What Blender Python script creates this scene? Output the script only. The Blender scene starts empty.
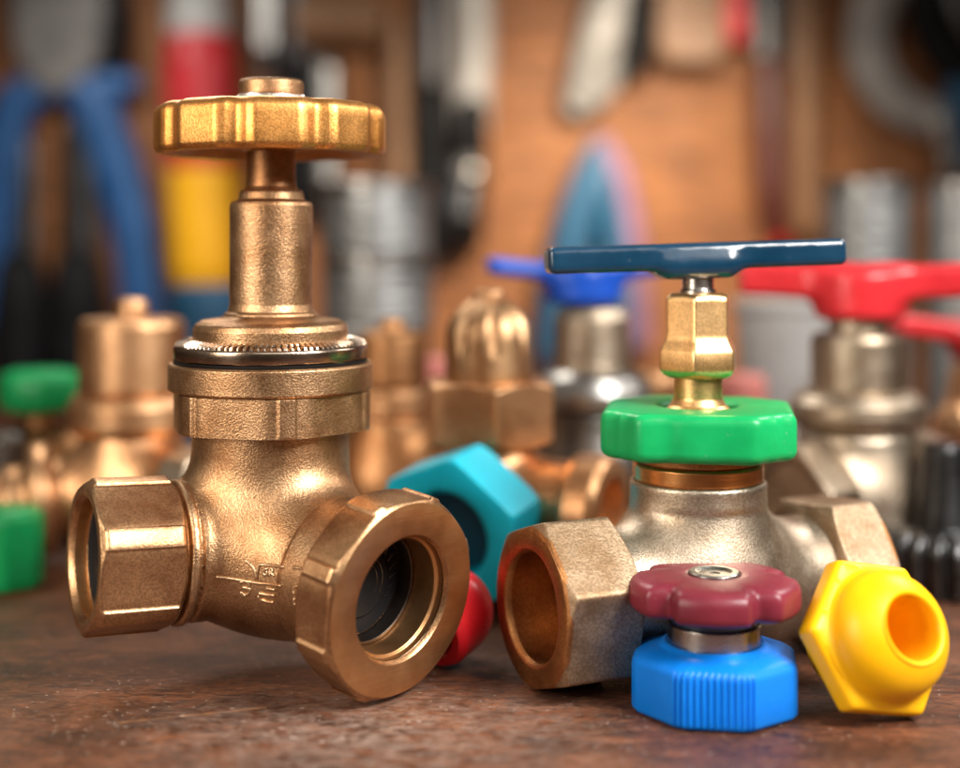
import bpy, math, random
import numpy as np
from mathutils import Vector, Matrix, Euler

random.seed(7)
C = bpy.context.scene.collection
sc = bpy.context.scene
F = 1400.0
HC = 0.84          # camera height above the table
HOR = 245.0        # picture row of the horizon

def at(px, py, Y):
    return Vector(((px-480)/F*Y, Y, HC-(py-HOR)/F*Y))
def zz(py, Y): return HC-(py-HOR)/F*Y
def xx(px, Y): return (px-480)/F*Y

# ------------------------------------------------------------------ materials
class NT:
    def __init__(s, name):
        s.m = bpy.data.materials.new(name); s.m.use_nodes = True
        s.t = s.m.node_tree; s.n = s.t.nodes; s.l = s.t.links
        s.b = s.n['Principled BSDF']
    def new(s, typ, **kw):
        nd = s.n.new(typ)
        for k, v in kw.items(): setattr(nd, k, v)
        return nd
    def put(s, sock, v):
        if isinstance(v, bpy.types.NodeSocket): s.l.new(v, sock)
        elif isinstance(v, (tuple, list)) and len(v) == 3 and sock.type == 'RGBA': sock.default_value = (*v, 1)
        else: sock.default_value = v
    def coord(s, scale=(1,1,1), rot=(0,0,0)):
        tc = s.new('ShaderNodeTexCoord'); mp = s.new('ShaderNodeMapping')
        s.l.new(tc.outputs['Object'], mp.inputs[0])
        mp.inputs['Scale'].default_value = scale; mp.inputs['Rotation'].default_value = rot
        return mp.outputs[0]
    def noise(s, scale, detail=3, rough=.5, vec=None, dist=0):
        nd = s.new('ShaderNodeTexNoise')
        nd.inputs['Scale'].default_value = scale; nd.inputs['Detail'].default_value = detail
        nd.inputs['Roughness'].default_value = rough; nd.inputs['Distortion'].default_value = dist
        s.l.new(vec if vec else s.coord(), nd.inputs['Vector'])
        return nd.outputs['Fac']
    def ramp(s, fac, stops):
        nd = s.new('ShaderNodeValToRGB'); e = nd.color_ramp.elements
        s.put(nd.inputs[0], fac)
        while len(e) < len(stops): e.new(.5)
        for q, (p, c) in zip(e, stops):
            q.position = p; q.color = (*c, 1) if isinstance(c, (tuple, list)) else (c, c, c, 1)
        return nd.outputs[0]
    def mix(s, fac, a, b, mode='MIX'):
        nd = s.new('ShaderNodeMixRGB', blend_type=mode)
        s.put(nd.inputs[0], fac); s.put(nd.inputs[1], a); s.put(nd.inputs[2], b)
        return nd.outputs[0]
    def math(s, op, a, b=0.0, c=None, clamp=False):
        nd = s.new('ShaderNodeMath', operation=op); nd.use_clamp = clamp
        s.put(nd.inputs[0], a); s.put(nd.inputs[1], b)
        if c is not None: s.put(nd.inputs[2], c)
        return nd.outputs[0]
    def bump(s, h, strength, dist, normal=None):
        nd = s.new('ShaderNodeBump'); nd.inputs['Strength'].default_value = strength
        nd.inputs['Distance'].default_value = dist; s.l.new(h, nd.inputs['Height'])
        if normal: s.l.new(normal, nd.inputs['Normal'])
        return nd.outputs[0]

def cast_metal(name, base, dark, light, rough=.36, grain=250, gs=.32, gd=.003, patch=9, wear=.6, edge=(.52, .58)):
    """Sand cast metal: grain, darker patches, brighter worn edges."""
    w = NT(name)
    big = w.noise(patch, 5, .62)
    col = w.mix(w.ramp(big, [(.36, 1.), (.62, 0.)]), base, dark)
    fine = w.noise(grain, 2, .6)
    col = w.mix(w.math('MULTIPLY', w.ramp(fine, [(.44, 1.), (.56, 0.)]), .42), col, tuple(c*.5 for c in dark))
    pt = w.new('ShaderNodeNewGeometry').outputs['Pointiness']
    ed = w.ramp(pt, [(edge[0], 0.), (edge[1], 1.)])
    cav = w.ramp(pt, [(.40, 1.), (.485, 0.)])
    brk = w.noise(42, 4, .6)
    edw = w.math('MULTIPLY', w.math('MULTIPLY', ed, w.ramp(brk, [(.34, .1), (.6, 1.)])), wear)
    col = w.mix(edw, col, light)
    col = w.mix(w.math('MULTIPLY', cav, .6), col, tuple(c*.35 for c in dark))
    w.put(w.b.inputs['Base Color'], col); w.b.inputs['Metallic'].default_value = 1
    r = w.math('ADD', w.math('MULTIPLY', w.noise(patch*2.3, 4, .6), .26), rough-.13)
    r = w.math('SUBTRACT', r, w.math('MULTIPLY', edw, .1))
    w.put(w.b.inputs['Roughness'], r)
    n1 = w.bump(w.noise(13, 3, .5), .10, .008)
    n2 = w.bump(fine, gs, gd, n1)
    w.put(w.b.inputs['Normal'], n2)
    return w.m

def turned_metal(name, base, dark, rough=.25, sc_=(6, 6, 220), bs=.12, metallic=1.0, patch=8):
    """Machined metal with fine turning marks around its axis."""
    w = NT(name)
    big = w.noise(patch, 4, .6)
    col = w.mix(w.ramp(big, [(.35, 1.), (.66, 0.)]), base, dark)
    ln = w.noise(1.0, 3, .6, w.coord(sc_))
    col = w.mix(w.math('MULTIPLY', w.ramp(ln, [(.4, 1.), (.6, 0.)]), .25), col, dark)
    w.put(w.b.inputs['Base Color'], col); w.b.inputs['Metallic'].default_value = metallic
    r = w.math('ADD', w.math('MULTIPLY', w.noise(14, 4, .6), .24), rough-.12)
    w.put(w.b.inputs['Roughness'], r)
    n1 = w.bump(ln, bs, .003); n2 = w.bump(w.noise(150, 2, .5), .1, .002, n1)
    w.put(w.b.inputs['Normal'], n2)
    return w.m

def plastic(name, base, rough=.3, var=.12, sss=.12, dust=.25, coat=0.0, spec=.4):
    w = NT(name); w.b.inputs['Specular IOR Level'].default_value = spec
    n = w.noise(5, 4, .6)
    dk = tuple(c*(1-var*2.2) for c in base); lt = tuple(min(1, c*(1+var)+.006) for c in base)
    col = w.mix(w.ramp(n, [(.35, 0.), (.66, 1.)]), dk, lt)
    spk = w.ramp(w.noise(95, 2, .5), [(.69, 0.), (.78, 1.)])
    col = w.mix(w.math('MULTIPLY', spk, dust), col, (.55, .5, .46))
    w.put(w.b.inputs['Base Color'], col)
    w.put(w.b.inputs['Roughness'], w.math('ADD', w.math('MULTIPLY', w.noise(17, 5, .65), .24), rough-.12))
    w.b.inputs['Subsurface Weight'].default_value = sss
    w.b.inputs['Subsurface Radius'].default_value = (.05, .05, .05)
    w.b.inputs['Subsurface Scale'].default_value = .5
    w.b.inputs['Coat Weight'].default_value = coat
    n1 = w.bump(w.noise(11, 2, .5), .12, .008); n2 = w.bump(w.noise(120, 3, .5), .06, .002, n1)
    w.put(w.b.inputs['Normal'], n2)
    return w.m

M = {}
M['bronze'] = cast_metal('cast bronze', (.62, .385, .21), (.37, .195, .09), (.98, .76, .50), rough=.41, gs=.36)
M['bronze_dark'] = cast_metal('dark cast bronze', (.52, .27, .125), (.33, .15, .06), (.85, .58, .32), rough=.44, gs=.2)
M['bronze_nut'] = cast_metal('worn bronze nut', (.64, .385, .20), (.31, .145, .065), (1., .78, .5), rough=.40, patch=6, gs=.22, wear=.9)
M['bronze_face'] = turned_metal('turned bronze face', (.76, .46, .22), (.52, .28, .12), rough=.40, sc_=(8, 8, 160))
M['wheel'] = cast_metal('golden bronze wheel', (.92, .455, .135), (.62, .26, .06), (1., .74, .38), rough=.42, gs=.16, patch=7)
M['copper'] = turned_metal('polished copper', (.86, .44, .17), (.52, .22, .07), rough=.3)
M['brass'] = cast_metal('yellow brass', (.84, .50, .27), (.60, .315, .15), (1., .8, .52), rough=.42, gs=.08, patch=6)
M['gold_brass'] = cast_metal('golden brass', (.95, .60, .27), (.80, .46, .18), (1., .82, .5), rough=.37, gs=.06, patch=5)
M['nickel'] = cast_metal('nickel bronze casting', (.54, .455, .355), (.36, .275, .19), (.88, .79, .66), rough=.44, grain=230, gs=.2)
M['nickel_nut'] = cast_metal('rough nickel nut', (.50, .375, .255), (.29, .185, .105), (.85, .72, .56), rough=.56, grain=190, gs=.3, gd=.003)
M['rust_face'] = cast_metal('brown bronze face', (.56, .27, .105), (.32, .135, .05), (.85, .52, .26), rough=.46, gs=.16)
M['steel'] = turned_metal('bright steel', (.62, .59, .55), (.36, .33, .30), rough=.26)
M['ring_steel'] = turned_metal('polished locking ring', (.52, .42, .33), (.26, .18, .12), rough=.22)
M['tin'] = turned_metal('grey tin', (.42, .43, .43), (.28, .29, .29), rough=.42, metallic=.8)
M['chrome'] = turned_metal('satin chrome', (.46, .45, .43), (.27, .26, .245), rough=.32)
M['grey_iron'] = cast_metal('grey iron', (.20, .19, .175), (.11, .10, .09), (.4, .4, .4), rough=.42, gs=.3)
M['black_metal'] = cast_metal('black oxide steel', (.10, .10, .105), (.05, .05, .05), (.35, .35, .35), rough=.36, gs=.15)
M['black'] = plastic('black rubber', (.007, .007, .008), .55, .2, 0, .04, 0, .12)
M['gap_shade'] = plastic('dark packing', (.008, .006, .005), .7, .2, 0, .05, 0, .06)  # near black colour standing for the shade inside a gap
M['green'] = plastic('green plastic', (.003, .34, .095), .36, .10, .08, .10, 0, .3)
M['yellow'] = plastic('yellow plastic', (.92, .47, .002), .38, .04, .12, .08, 0, .28)
M['cyan'] = plastic('cyan plastic', (.002, .66, .90), .38, .06, .12, .08)
M['red'] = plastic('red plastic', (.74, .012, .022), .30, .08, .12, .12)
M['blue'] = plastic('blue plastic', (.001, .19, .74), .36, .06, .08, .10, 0, .25)
M['maroon'] = plastic('maroon knob', (.19, .018, .034), .36, .14, .05, .3)
M['navy'] = plastic('navy enamel', (.002, .030, .066), .2, .12, 0, .06, .5)
M['royal'] = plastic('royal blue enamel', (.006, .07, .46), .30, .10, 0, .1)
M['red_enamel'] = plastic('red enamel', (.60, .022, .03), .28, .10, 0, .1)
M['tool_blue'] = plastic('blue grip', (.010, .080, .24), .45, .1, 0, .1)
M['tool_red'] = plastic('red grip', (.50, .012, .02), .4, .1, 0, .1)
M['tool_yellow'] = plastic('yellow grip', (.85, .42, .006), .4, .05, 0, .1)
M['teal'] = plastic('teal grip', (.006, .07, .15), .5, .1, 0, .1)
M['lilac'] = plastic('lilac grip', (.20, .10, .17), .55, .1, 0, .1)
M['white'] = plastic('white plastic', (.42, .42, .41), .45, .05, 0, .1)
M['pink'] = plastic('pink plastic', (.60, .20, .17), .45, .05, 0, .1)
M['tool_grey'] = plastic('dull grey metal paint', (.17, .16, .15), .5, .15, 0, .1)
M['tool_light'] = plastic('light grey metal paint', (.36, .345, .33), .42, .15, 0, .1)
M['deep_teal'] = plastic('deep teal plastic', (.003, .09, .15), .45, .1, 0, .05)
M['bore'] = plastic('dark brown bore', (.05, .028, .014), .45, .2, 0, .1, 0, .2)  # dark brown for the discs that close the bores
M['bore_dark'] = turned_metal('grey bore thread', (.16, .13, .11), (.07, .055, .045), rough=.38, sc_=(3, 3, 90))

def wood_mat(name, a, b, c_, rough, scale, sheen=.4):
    w = NT(name)
    v = w.coord(scale)
    g = w.noise(3.2, 8, .62, v, 1.1)
    g2 = w.noise(14, 6, .6, v, .4)
    col = w.ramp(g, [(.28, a), (.5, b), (.72, c_)])
    col = w.mix(w.math('MULTIPLY', w.ramp(g2, [(.4, 1.), (.58, 0.)]), .55), col, tuple(x*.45 for x in a))
    w.put(w.b.inputs['Base Color'], col)
    w.put(w.b.inputs['Roughness'], w.math('ADD', w.math('MULTIPLY', w.noise(7, 5, .6), .3), rough-.15))
    w.put(w.b.inputs['Normal'], w.bump(g2, .3, .01))
    return w.m
M['wall'] = wood_mat('brown board', (.16, .052, .012), (.28, .102, .026), (.38, .148, .040), .65, (.35, .35, 1.6))
M['handle_wood'] = wood_mat('handle wood', (.17, .08, .033), (.26, .13, .06), (.33, .18, .09), .5, (6, 6, .8))
M['dark_wood'] = wood_mat('dark red wood', (.06, .016, .01), (.10, .024, .016), (.14, .034, .02), .45, (6, 6, .8))

def table_mat():
    w = NT('worn brown table')
    v = w.coord((1.3, 2.3, 1), (0, 0, .16))
    g = w.noise(3.0, 9, .64, v, 1.3)
    v2 = w.coord((3.6, 15, 1), (0, 0, .22))
    g2 = w.noise(4.5, 8, .68, v2, .8)
    patch = w.noise(2.6, 6, .6, w.coord())
    col = w.ramp(g, [(.28, (.036, .011, .005)), (.44, (.105, .034, .0135)), (.58, (.20, .067, .027)), (.74, (.33, .125, .052))])
    col = w.mix(w.math('MULTIPLY', w.ramp(g2, [(.38, 1.), (.53, 0.)]), .85), col, (.014, .006, .004))
    col = w.mix(w.math('MULTIPLY', w.ramp(patch, [(.5, 0.), (.72, 1.)]), .55), col, (.34, .14, .068))
    pit = w.noise(58, 6, .7, w.coord((1, 2.0, 1), (0, 0, .2)), .6)
    col = w.mix(w.math('MULTIPLY', w.ramp(pit, [(.36, 1.), (.50, 0.)]), .7), col, (.018, .007, .004))
    col = w.mix(w.math('MULTIPLY', w.ramp(pit, [(.54, 0.), (.70, 1.)]), .40), col, (.34, .15, .075))
    # pale worn scuffs and dust specks, thicker in a band at the front
    v3 = w.coord((1, 1.6, 1))
    sc1 = w.noise(46, 5, .7, v3, .3)
    band = w.noise(2.1, 4, .6, w.coord((1, 1.5, 1)))
    scuff = w.math('MULTIPLY', w.ramp(sc1, [(.56, 0.), (.70, 1.)]), w.ramp(band, [(.42, 0.), (.58, 1.)]))
    vo = w.new('ShaderNodeTexVoronoi'); vo.inputs['Scale'].default_value = 60
    w.l.new(w.coord(), vo.inputs['Vector'])
    sel = w.ramp(vo.outputs['Color'], [(.55, 0.), (.60, 1.)])
    siz = w.ramp(vo.outputs['Distance'], [(.10, 1.), (.19, 0.)])
    speck = w.math('MULTIPLY', w.math('MULTIPLY', sel, siz), w.ramp(w.noise(4.2, 4, .6), [(.42, 0.), (.54, 1.)]))
    col = w.mix(w.math('MULTIPLY', scuff, .55), col, (.42, .27, .19))
    col = w.mix(w.math('MULTIPLY', speck, .75), col, (.62, .48, .38))
    # long scratches
    wv = w.noise(1.0, 3, .6, w.coord((2.4, 120, 1), (0, 0, .35)), .5)
    scr = w.math('MULTIPLY', w.ramp(wv, [(.70, 0.), (.75, 1.)]), w.ramp(w.noise(3.3, 3, .5), [(.5, 0.), (.62, 1.)]))
    col = w.mix(w.math('MULTIPLY', scr, .6), col, (.46, .22, .10))
    # pale dust lying in a broad patch at the front
    tcd = w.new('ShaderNodeTexCoord'); vs = w.new('ShaderNodeVectorMath', operation='DISTANCE')
    mpd = w.new('ShaderNodeMapping'); mpd.inputs['Scale'].default_value = (1, 1.5, 0)
    w.l.new(tcd.outputs['Object'], mpd.inputs[0]); w.l.new(mpd.outputs[0], vs.inputs[0]); vs.inputs[1].default_value = (-.20, 2.40*1.5, 0)
    near = w.ramp(vs.outputs['Value'], [(.05, 1.), (.50, 0.)])
    dn = w.ramp(w.noise(24, 7, .72, w.coord((1, 1.5, 1))), [(.41, 0.), (.62, 1.)])
    dust = w.math('MULTIPLY', near, dn)
    col = w.mix(w.math('MULTIPLY', dust, .7), col, (.44, .33, .27))
    vo2 = w.new('ShaderNodeTexVoronoi'); vo2.inputs['Scale'].default_value = 38; w.l.new(w.coord(), vo2.inputs['Vector'])
    gr = w.math('MULTIPLY', w.ramp(vo2.outputs['Color'], [(.50, 0.), (.56, 1.)]), w.ramp(vo2.outputs['Distance'], [(.13, 1.), (.22, 0.)]))
    gr = w.math('MULTIPLY', w.math('MULTIPLY', gr, w.ramp(vs.outputs['Value'], [(.15, 1.), (.7, .08)])), w.ramp(w.noise(9, 4, .65), [(.42, 0.), (.62, 1.)]))
    col = w.mix(w.math('MULTIPLY', gr, .85), col, (.68, .56, .48))
    # one bright scratch cut near the front left
    tc = w.new('ShaderNodeTexCoord'); sp = w.new('ShaderNodeSeparateXYZ'); w.l.new(tc.outputs['Object'], sp.inputs[0])
    x0, y0, x1, y1 = -.640, 2.463, -.388, 2.545
    L = math.hypot(x1-x0, y1-y0); ux, uy = (x1-x0)/L, (y1-y0)/L
    X = w.math('SUBTRACT', sp.outputs[0], x0); Y = w.math('SUBTRACT', sp.outputs[1], y0)
    al = w.math('ADD', w.math('MULTIPLY', X, ux), w.math('MULTIPLY', Y, uy))
    ac = w.math('ABSOLUTE', w.math('ADD', w.math('ADD', w.math('MULTIPLY', X, -uy), w.math('MULTIPLY', Y, ux)),
                                   w.math('MULTIPLY', w.math('SUBTRACT', w.noise(9, 3, .6), .5), .012)))
    ins = w.math('MULTIPLY', w.math('GREATER_THAN', al, 0.), w.math('LESS_THAN', al, L))
    cut = w.math('MULTIPLY', ins, w.ramp(ac, [(.0022, 1.), (.0048, 0.)]))
    cut = w.math('MULTIPLY', cut, w.ramp(w.noise(30, 3, .6), [(.36, .0), (.6, .8)]))
    col = w.mix(cut, col, (.50, .25, .11))
    w.put(w.b.inputs['Base Color'], col)
    r = w.math('ADD', w.math('MULTIPLY', w.noise(6, 7, .65, v), .44), .16)
    r = w.math('ADD', r, w.math('MULTIPLY', scuff, .25))
    w.put(w.b.inputs['Roughness'], r)
    n1 = w.bump(g2, .55, .010)
    n2 = w.bump(pit, .6, .008, n1)
    n3 = w.bump(w.math('ADD', scuff, speck), .5, .006, n2)
    w.put(w.b.inputs['Normal'], n3)
    return w.m
M['table'] = table_mat()

# ------------------------------------------------------------------ objects
def thing(name, label, cat, loc=(0, 0, 0), rotz=0, group=None):
    o = bpy.data.objects.new(name, None); C.objects.link(o)
    o.empty_display_size = .05
    o.location = loc; o.rotation_euler = (0, 0, rotz); o['label'] = label; o['category'] = cat
    if group: o['group'] = group
    return o

def obj(name, vf, mat, parent=None, label=None, sharp=38, smooth=True):
    v, f = vf
    me = bpy.data.meshes.new(name); me.from_pydata([tuple(p) for p in v], [], f); me.update()
    if smooth:
        me.polygons.foreach_set('use_smooth', [True]*len(me.polygons))
        if sharp: me.set_sharp_from_angle(angle=math.radians(sharp))
    me.materials.append(M[mat])
    o = bpy.data.objects.new(name, me); C.objects.link(o)
    if parent: o.parent = parent
    if label: o['label'] = label
    return o

def tag(o, label, cat, group=None):
    o['label'] = label; o['category'] = cat
    if group: o['group'] = group
    return o

def frame(o, d, xref=None):
    """Matrix whose z axis runs along d from o; x axis as near xref as it can be."""
    z = Vector(d).normalized()
    x = Vector(xref) if xref is not None else (Vector((1, 0, 0)) if abs(z.x) < .9 else Vector((0, 1, 0)))
    x = (x - z*x.dot(z)).normalized(); y = z.cross(x)
    m = Matrix((x, y, z)).transposed().to_4x4(); m.translation = Vector(o)
    return m

def tr(vf, m):
    a = np.array([list(p) for p in vf[0]], float); mm = np.array(m)
    a = a @ mm[:3, :3].T + mm[:3, 3]
    return a.tolist(), vf[1]

def join(*vfs):
    V, Fc = [], []
    for v, f in vfs:
        k = len(V); V += list(v); Fc += [tuple(i+k for i in q) for q in f]
    return V, Fc

def loft(rings, closed=False, cap0=False, cap1=False):
    n = len(rings[0]); V = []; Fc = []
    for r in rings: V += [tuple(p) for p in r]
    m = len(rings)
    for i in range(m if closed else m-1):
        a, b = i*n, ((i+1) % m)*n
        for j in range(n):
            k = (j+1) % n
            Fc.append((a+j, a+k, b+k, b+j))
    if cap0: Fc.append(tuple(range(n))[::-1])
    if cap1: Fc.append(tuple((m-1)*n+j for j in range(n)))
    return V, Fc

def fillet(pts, rad, seg=4, closed=False):
    """Round the corners of a profile; rad one number or one per point."""
    P = [np.array(p, float) for p in pts]; n = len(P); out = []
    rr = rad if isinstance(rad, (list, tuple)) else [rad]*n
    for i, p in enumerate(P):
        if not closed and (i == 0 or i == n-1): out.append(p); continue
        a, b = P[i-1], P[(i+1) % n]
        u, v = a-p, b-p; lu, lv = np.linalg.norm(u), np.linalg.norm(v)
        if lu < 1e-9 or lv < 1e-9 or rr[i] <= 0: out.append(p); continue
        u, v = u/lu, v/lv; c = np.clip(u@v, -1, 1); ang = math.acos(c)
        if ang > 3.05: out.append(p); continue
        t = min(rr[i]/math.tan(ang/2), lu*.45, lv*.45)
        s, e = p+u*t, p+v*t
        if lu-t > t*.5: out.append(p+u*min(t*1.35, lu*.49))
        for k in range(seg+1):
            q = k/seg; out.append((1-q)**2*s + 2*q*(1-q)*p + q*q*e)
        if lv-t > t*.5: out.append(p+v*min(t*1.35, lv*.49))
    return [tuple(q) for q in out]

def lathe(prof, n=96, rad=.004, seg=3, closed=False):
    pr = fillet(prof, rad, seg, closed)
    th = np.linspace(0, 2*math.pi, n, endpoint=False)
    rings = [[(r*math.cos(t), r*math.sin(t), z) for t in th] for r, z in pr]
    return loft(rings, closed=closed)

def poly_r(th, n, a, p=60, rot=0.0):
    s = np.zeros_like(th)
    for k in range(n):
        s += np.maximum(np.cos(th-rot-2*math.pi*k/n), 0)**p
    return a/s**(1/p)

def smin(a, b, k):
    h = np.clip(.5+.5*(b-a)/k, 0, 1)
    return b+(a-b)*h - k*h*(1-h)

def nut(rf, L, Rc, cham, bore, n=360, slope=.58, lip=.008, k=.006, back_r=None, inner=None, cham_b=None):
    """Nut from z=0 (back) to z=L (front).  rf(theta): outline; Rc: radius of the chamfer circle on the faces.
    Returns the outer shell (with chamfers and faces) and, apart, the bore wall."""
    th = np.linspace(0, 2*math.pi, n, endpoint=False); R = rf(th)
    cb = cham if cham_b is None else cham_b
    def out(z):
        c1 = Rc+(L-z)/slope; c0 = Rc*.99+z/slope if cb > 0 else 9
        return smin(smin(R, np.full_like(R, c1), k), np.full_like(R, c0), k)
    zs = sorted(set(list(np.linspace(0, cham*1.6, 12))+list(np.linspace(cham*1.6, L-cham*1.6, 8))+list(np.linspace(L-cham*1.6, L, 14))))
    rings = []
    def ring(r, z): return [(r[j]*math.cos(th[j]), r[j]*math.sin(th[j]), z) for j in range(n)]
    br = np.full(n, back_r if back_r else bore)
    rings.append(ring(br, 0.0)); 
    for z in zs: rings.append(ring(out(z), z))
    e = out(L); b0 = np.full(n, bore+lip)
    for q in (.04, .5, .96): rings.append(ring(e*(1-q)+b0*q, L+.0006))
    rings.append(ring(b0, L)); rings.append(ring(np.full(n, bore+lip*.35), L-lip*.6)); rings.append(ring(np.full(n, bore), L-lip*1.4))
    prof = inner if inner else [(bore, L-lip*1.4), (bore, 0)]
    pr = fillet(prof, .003, 2)
    rings2 = [ring(np.full(n, r), z) for r, z in pr]
    return loft(rings), loft(rings2)

def banded(n, a, Rt, rot, band, step=.006, p=70):
    """Outline of a nut whose corners carry raised flat bands (the corners lie at rot + k*2pi/n)."""
    def f(th):
        r = poly_r(th, n, a, p, rot+math.pi/n)
        r = smin(r, np.full_like(r, Rt), .006)
        d = np.abs((th-rot+math.pi/n) % (2*math.pi/n)-math.pi/n)
        m = np.clip((band-d)/math.radians(1.3)+.5, 0, 1); m = m*m*(3-2*m)
        return r - step*(1-m)
    return f
def hexf(n, a, rot=0, p=70): return lambda th: poly_r(th, n, a, p, rot)

def sweep(pts, radii, n=20, cap=True, flat=1.0):
    """Tube through pts with a radius per point and rounded ends (catmull-rom smoothed)."""
    P = [Vector(p) for p in pts]; out = []; rr = []
    for i in range(len(P)-1):
        p0, p1, p2, p3 = P[max(i-1, 0)], P[i], P[i+1], P[min(i+2, len(P)-1)]
        for k in range(8):
            t = k/8
            out.append(.5*((2*p1)+(p2-p0)*t+(2*p0-5*p1+4*p2-p3)*t*t+(3*p1-p0-3*p2+p3)*t**3))
            rr.append(radii[i]*(1-t)+radii[i+1]*t)
    out.append(P[-1]); rr.append(radii[-1])
    T = [(out[min(i+1, len(out)-1)]-out[max(i-1, 0)]).normalized() for i in range(len(out))]
    if cap:
        h = []; t_ = []
        for a in (80, 60, 40, 20):
            h.append((out[0]-T[0]*rr[0]*math.sin(math.radians(a)), max(rr[0]*math.cos(math.radians(a)), 1e-4), T[0]))
        for a in (20, 40, 60, 80):
            t_.append((out[-1]+T[-1]*rr[-1]*math.sin(math.radians(a)), max(rr[-1]*math.cos(math.radians(a)), 1e-4), T[-1]))
        seq = h+[(o, r, t) for o, r, t in zip(out, rr, T)]+t_
    else: seq = [(o, r, t) for o, r, t in zip(out, rr, T)]
    ref = Vector((0, 1, 0)) if abs(seq[0][2].y) < .9 else Vector((1, 0, 0))
    rings = []
    for o, r, t in seq:
        x = (ref-t*ref.dot(t)).normalized(); y = t.cross(x)
        rings.append([o+x*(r*flat*math.cos(a))+y*(r*math.sin(a)) for a in np.linspace(0, 2*math.pi, n, endpoint=False)])
    return loft(rings, cap0=True, cap1=True)

def plate(poly, y0, y1, bev=.012):
    """A flat shape (points x, z) of thickness y0..y1 with bevelled rims."""
    P = np.array(poly, float); c = P.mean(0); k = 1-bev/np.abs(P-c).max()
    def ring(s, y): return [((p[0]-c[0])*s+c[0], y, (p[1]-c[1])*s+c[1]) for p in P]
    r = [ring(k, y0), ring(1, y0+bev*.6), ring(1, y1-bev*.6), ring(k, y1)]
    return loft(r, cap0=True, cap1=True)

# ---- signed distance surfaces
def s_cyl(p, o, d, L0, L1, r, rnd=0.0):
    o = np.array(o, float); d = np.array(d, float); d = d/np.linalg.norm(d)
    q = p-o; t = q@d; rad = np.linalg.norm(q-t[..., None]*d, axis=-1)
    a = rad-r+rnd; b = np.abs(t-(L0+L1)/2)-(L1-L0)/2+rnd
    return np.minimum(np.maximum(a, b), 0)+np.sqrt(np.maximum(a, 0)**2+np.maximum(b, 0)**2)-rnd
def s_sph(p, c, r): return np.linalg.norm(p-np.array(c, float), axis=-1)-r
def s_box(p, c, h, rnd, m=None):
    q = p-np.array(c, float)
    if m is not None: q = q@m
    q = np.abs(q)-np.array(h, float)+rnd
    return np.linalg.norm(np.maximum(q, 0), axis=-1)+np.minimum(q.max(-1), 0)-rnd
def smax(a, b, k): return -smin(-a, -b, k)

def nets(f, lo, hi, h):
    """Surface nets on the zero set of f, then pulled onto the surface."""
    ax = [np.arange(lo[i], hi[i]+h, h) for i in range(3)]
    G = np.stack(np.meshgrid(*ax, indexing='ij'), -1); v = f(G); n = v.shape
    cs = tuple(k-1 for k in n); acc = np.zeros(cs+(3,)); cnt = np.zeros(cs)
    quads = []; ids = None; edges = []
    for a in range(3):
        s0 = [slice(None)]*3; s1 = [slice(None)]*3; s0[a] = slice(0, -1); s1[a] = slice(1, None)
        A, B = v[tuple(s0)], v[tuple(s1)]
        cr = (A < 0) != (B < 0); I = np.argwhere(cr)
        t = A[cr]/(A[cr]-B[cr]); pos = G[tuple(s0)][cr].copy(); pos[:, a] += t*h
        b, c = [(1, 2), (2, 0), (0, 1)][a]
        ok = (I[:, b] > 0) & (I[:, c] > 0) & (I[:, b] < n[b]-1) & (I[:, c] < n[c]-1)
        I, pos, sg = I[ok], pos[ok], (A[cr] < 0)[ok]
        cells = []
        for db, dc in ((-1, -1), (0, -1), (0, 0), (-1, 0)):
            J = I.copy(); J[:, b] += db; J[:, c] += dc; cells.append(J)
            np.add.at(acc, tuple(J.T), pos); np.add.at(cnt, tuple(J.T), 1)
        edges.append((cells, sg))
    used = cnt > 0; ids = -np.ones(cs, int); ids[used] = np.arange(used.sum())
    V = acc[used]/cnt[used][:, None]
    for cells, sg in edges:
        q = np.stack([ids[tuple(J.T)] for J in cells], 1)
        q[~sg] = q[~sg][:, ::-1]; quads.append(q)
    e = h*.05
    for _ in range(4):
        d = f(V)
        g = np.stack([f(V+np.eye(3)[i]*e)-f(V-np.eye(3)[i]*e) for i in range(3)], -1)/(2*e)
        V = V-(np.clip(d, -h, h)/np.maximum((g*g).sum(-1), .2))[:, None]*g
    return V.tolist(), [tuple(x) for x in np.concatenate(quads).tolist()]

def vdir(x, y, z): return np.array((x, y, z))/np.linalg.norm((x, y, z))

# ------------------------------------------------------------------ setting
tb = obj('table_top', loft([[(x, y, z) for x, y in ((-4.2, .9), (4.2, .9), (4.2, 7.55), (-4.2, 7.55))] for z in (-.18, 0)], cap0=True, cap1=True), 'table', None, smooth=False)
tb['kind'] = 'structure'
wl = obj('back_wall', loft([[(x, y, z) for x, z in ((-5, -.6), (5, -.6), (5, 4.2), (-5, 4.2))] for y in (7.55, 7.75)], cap0=True, cap1=True), 'wall', None, smooth=False)
wl['kind'] = 'structure'

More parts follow.
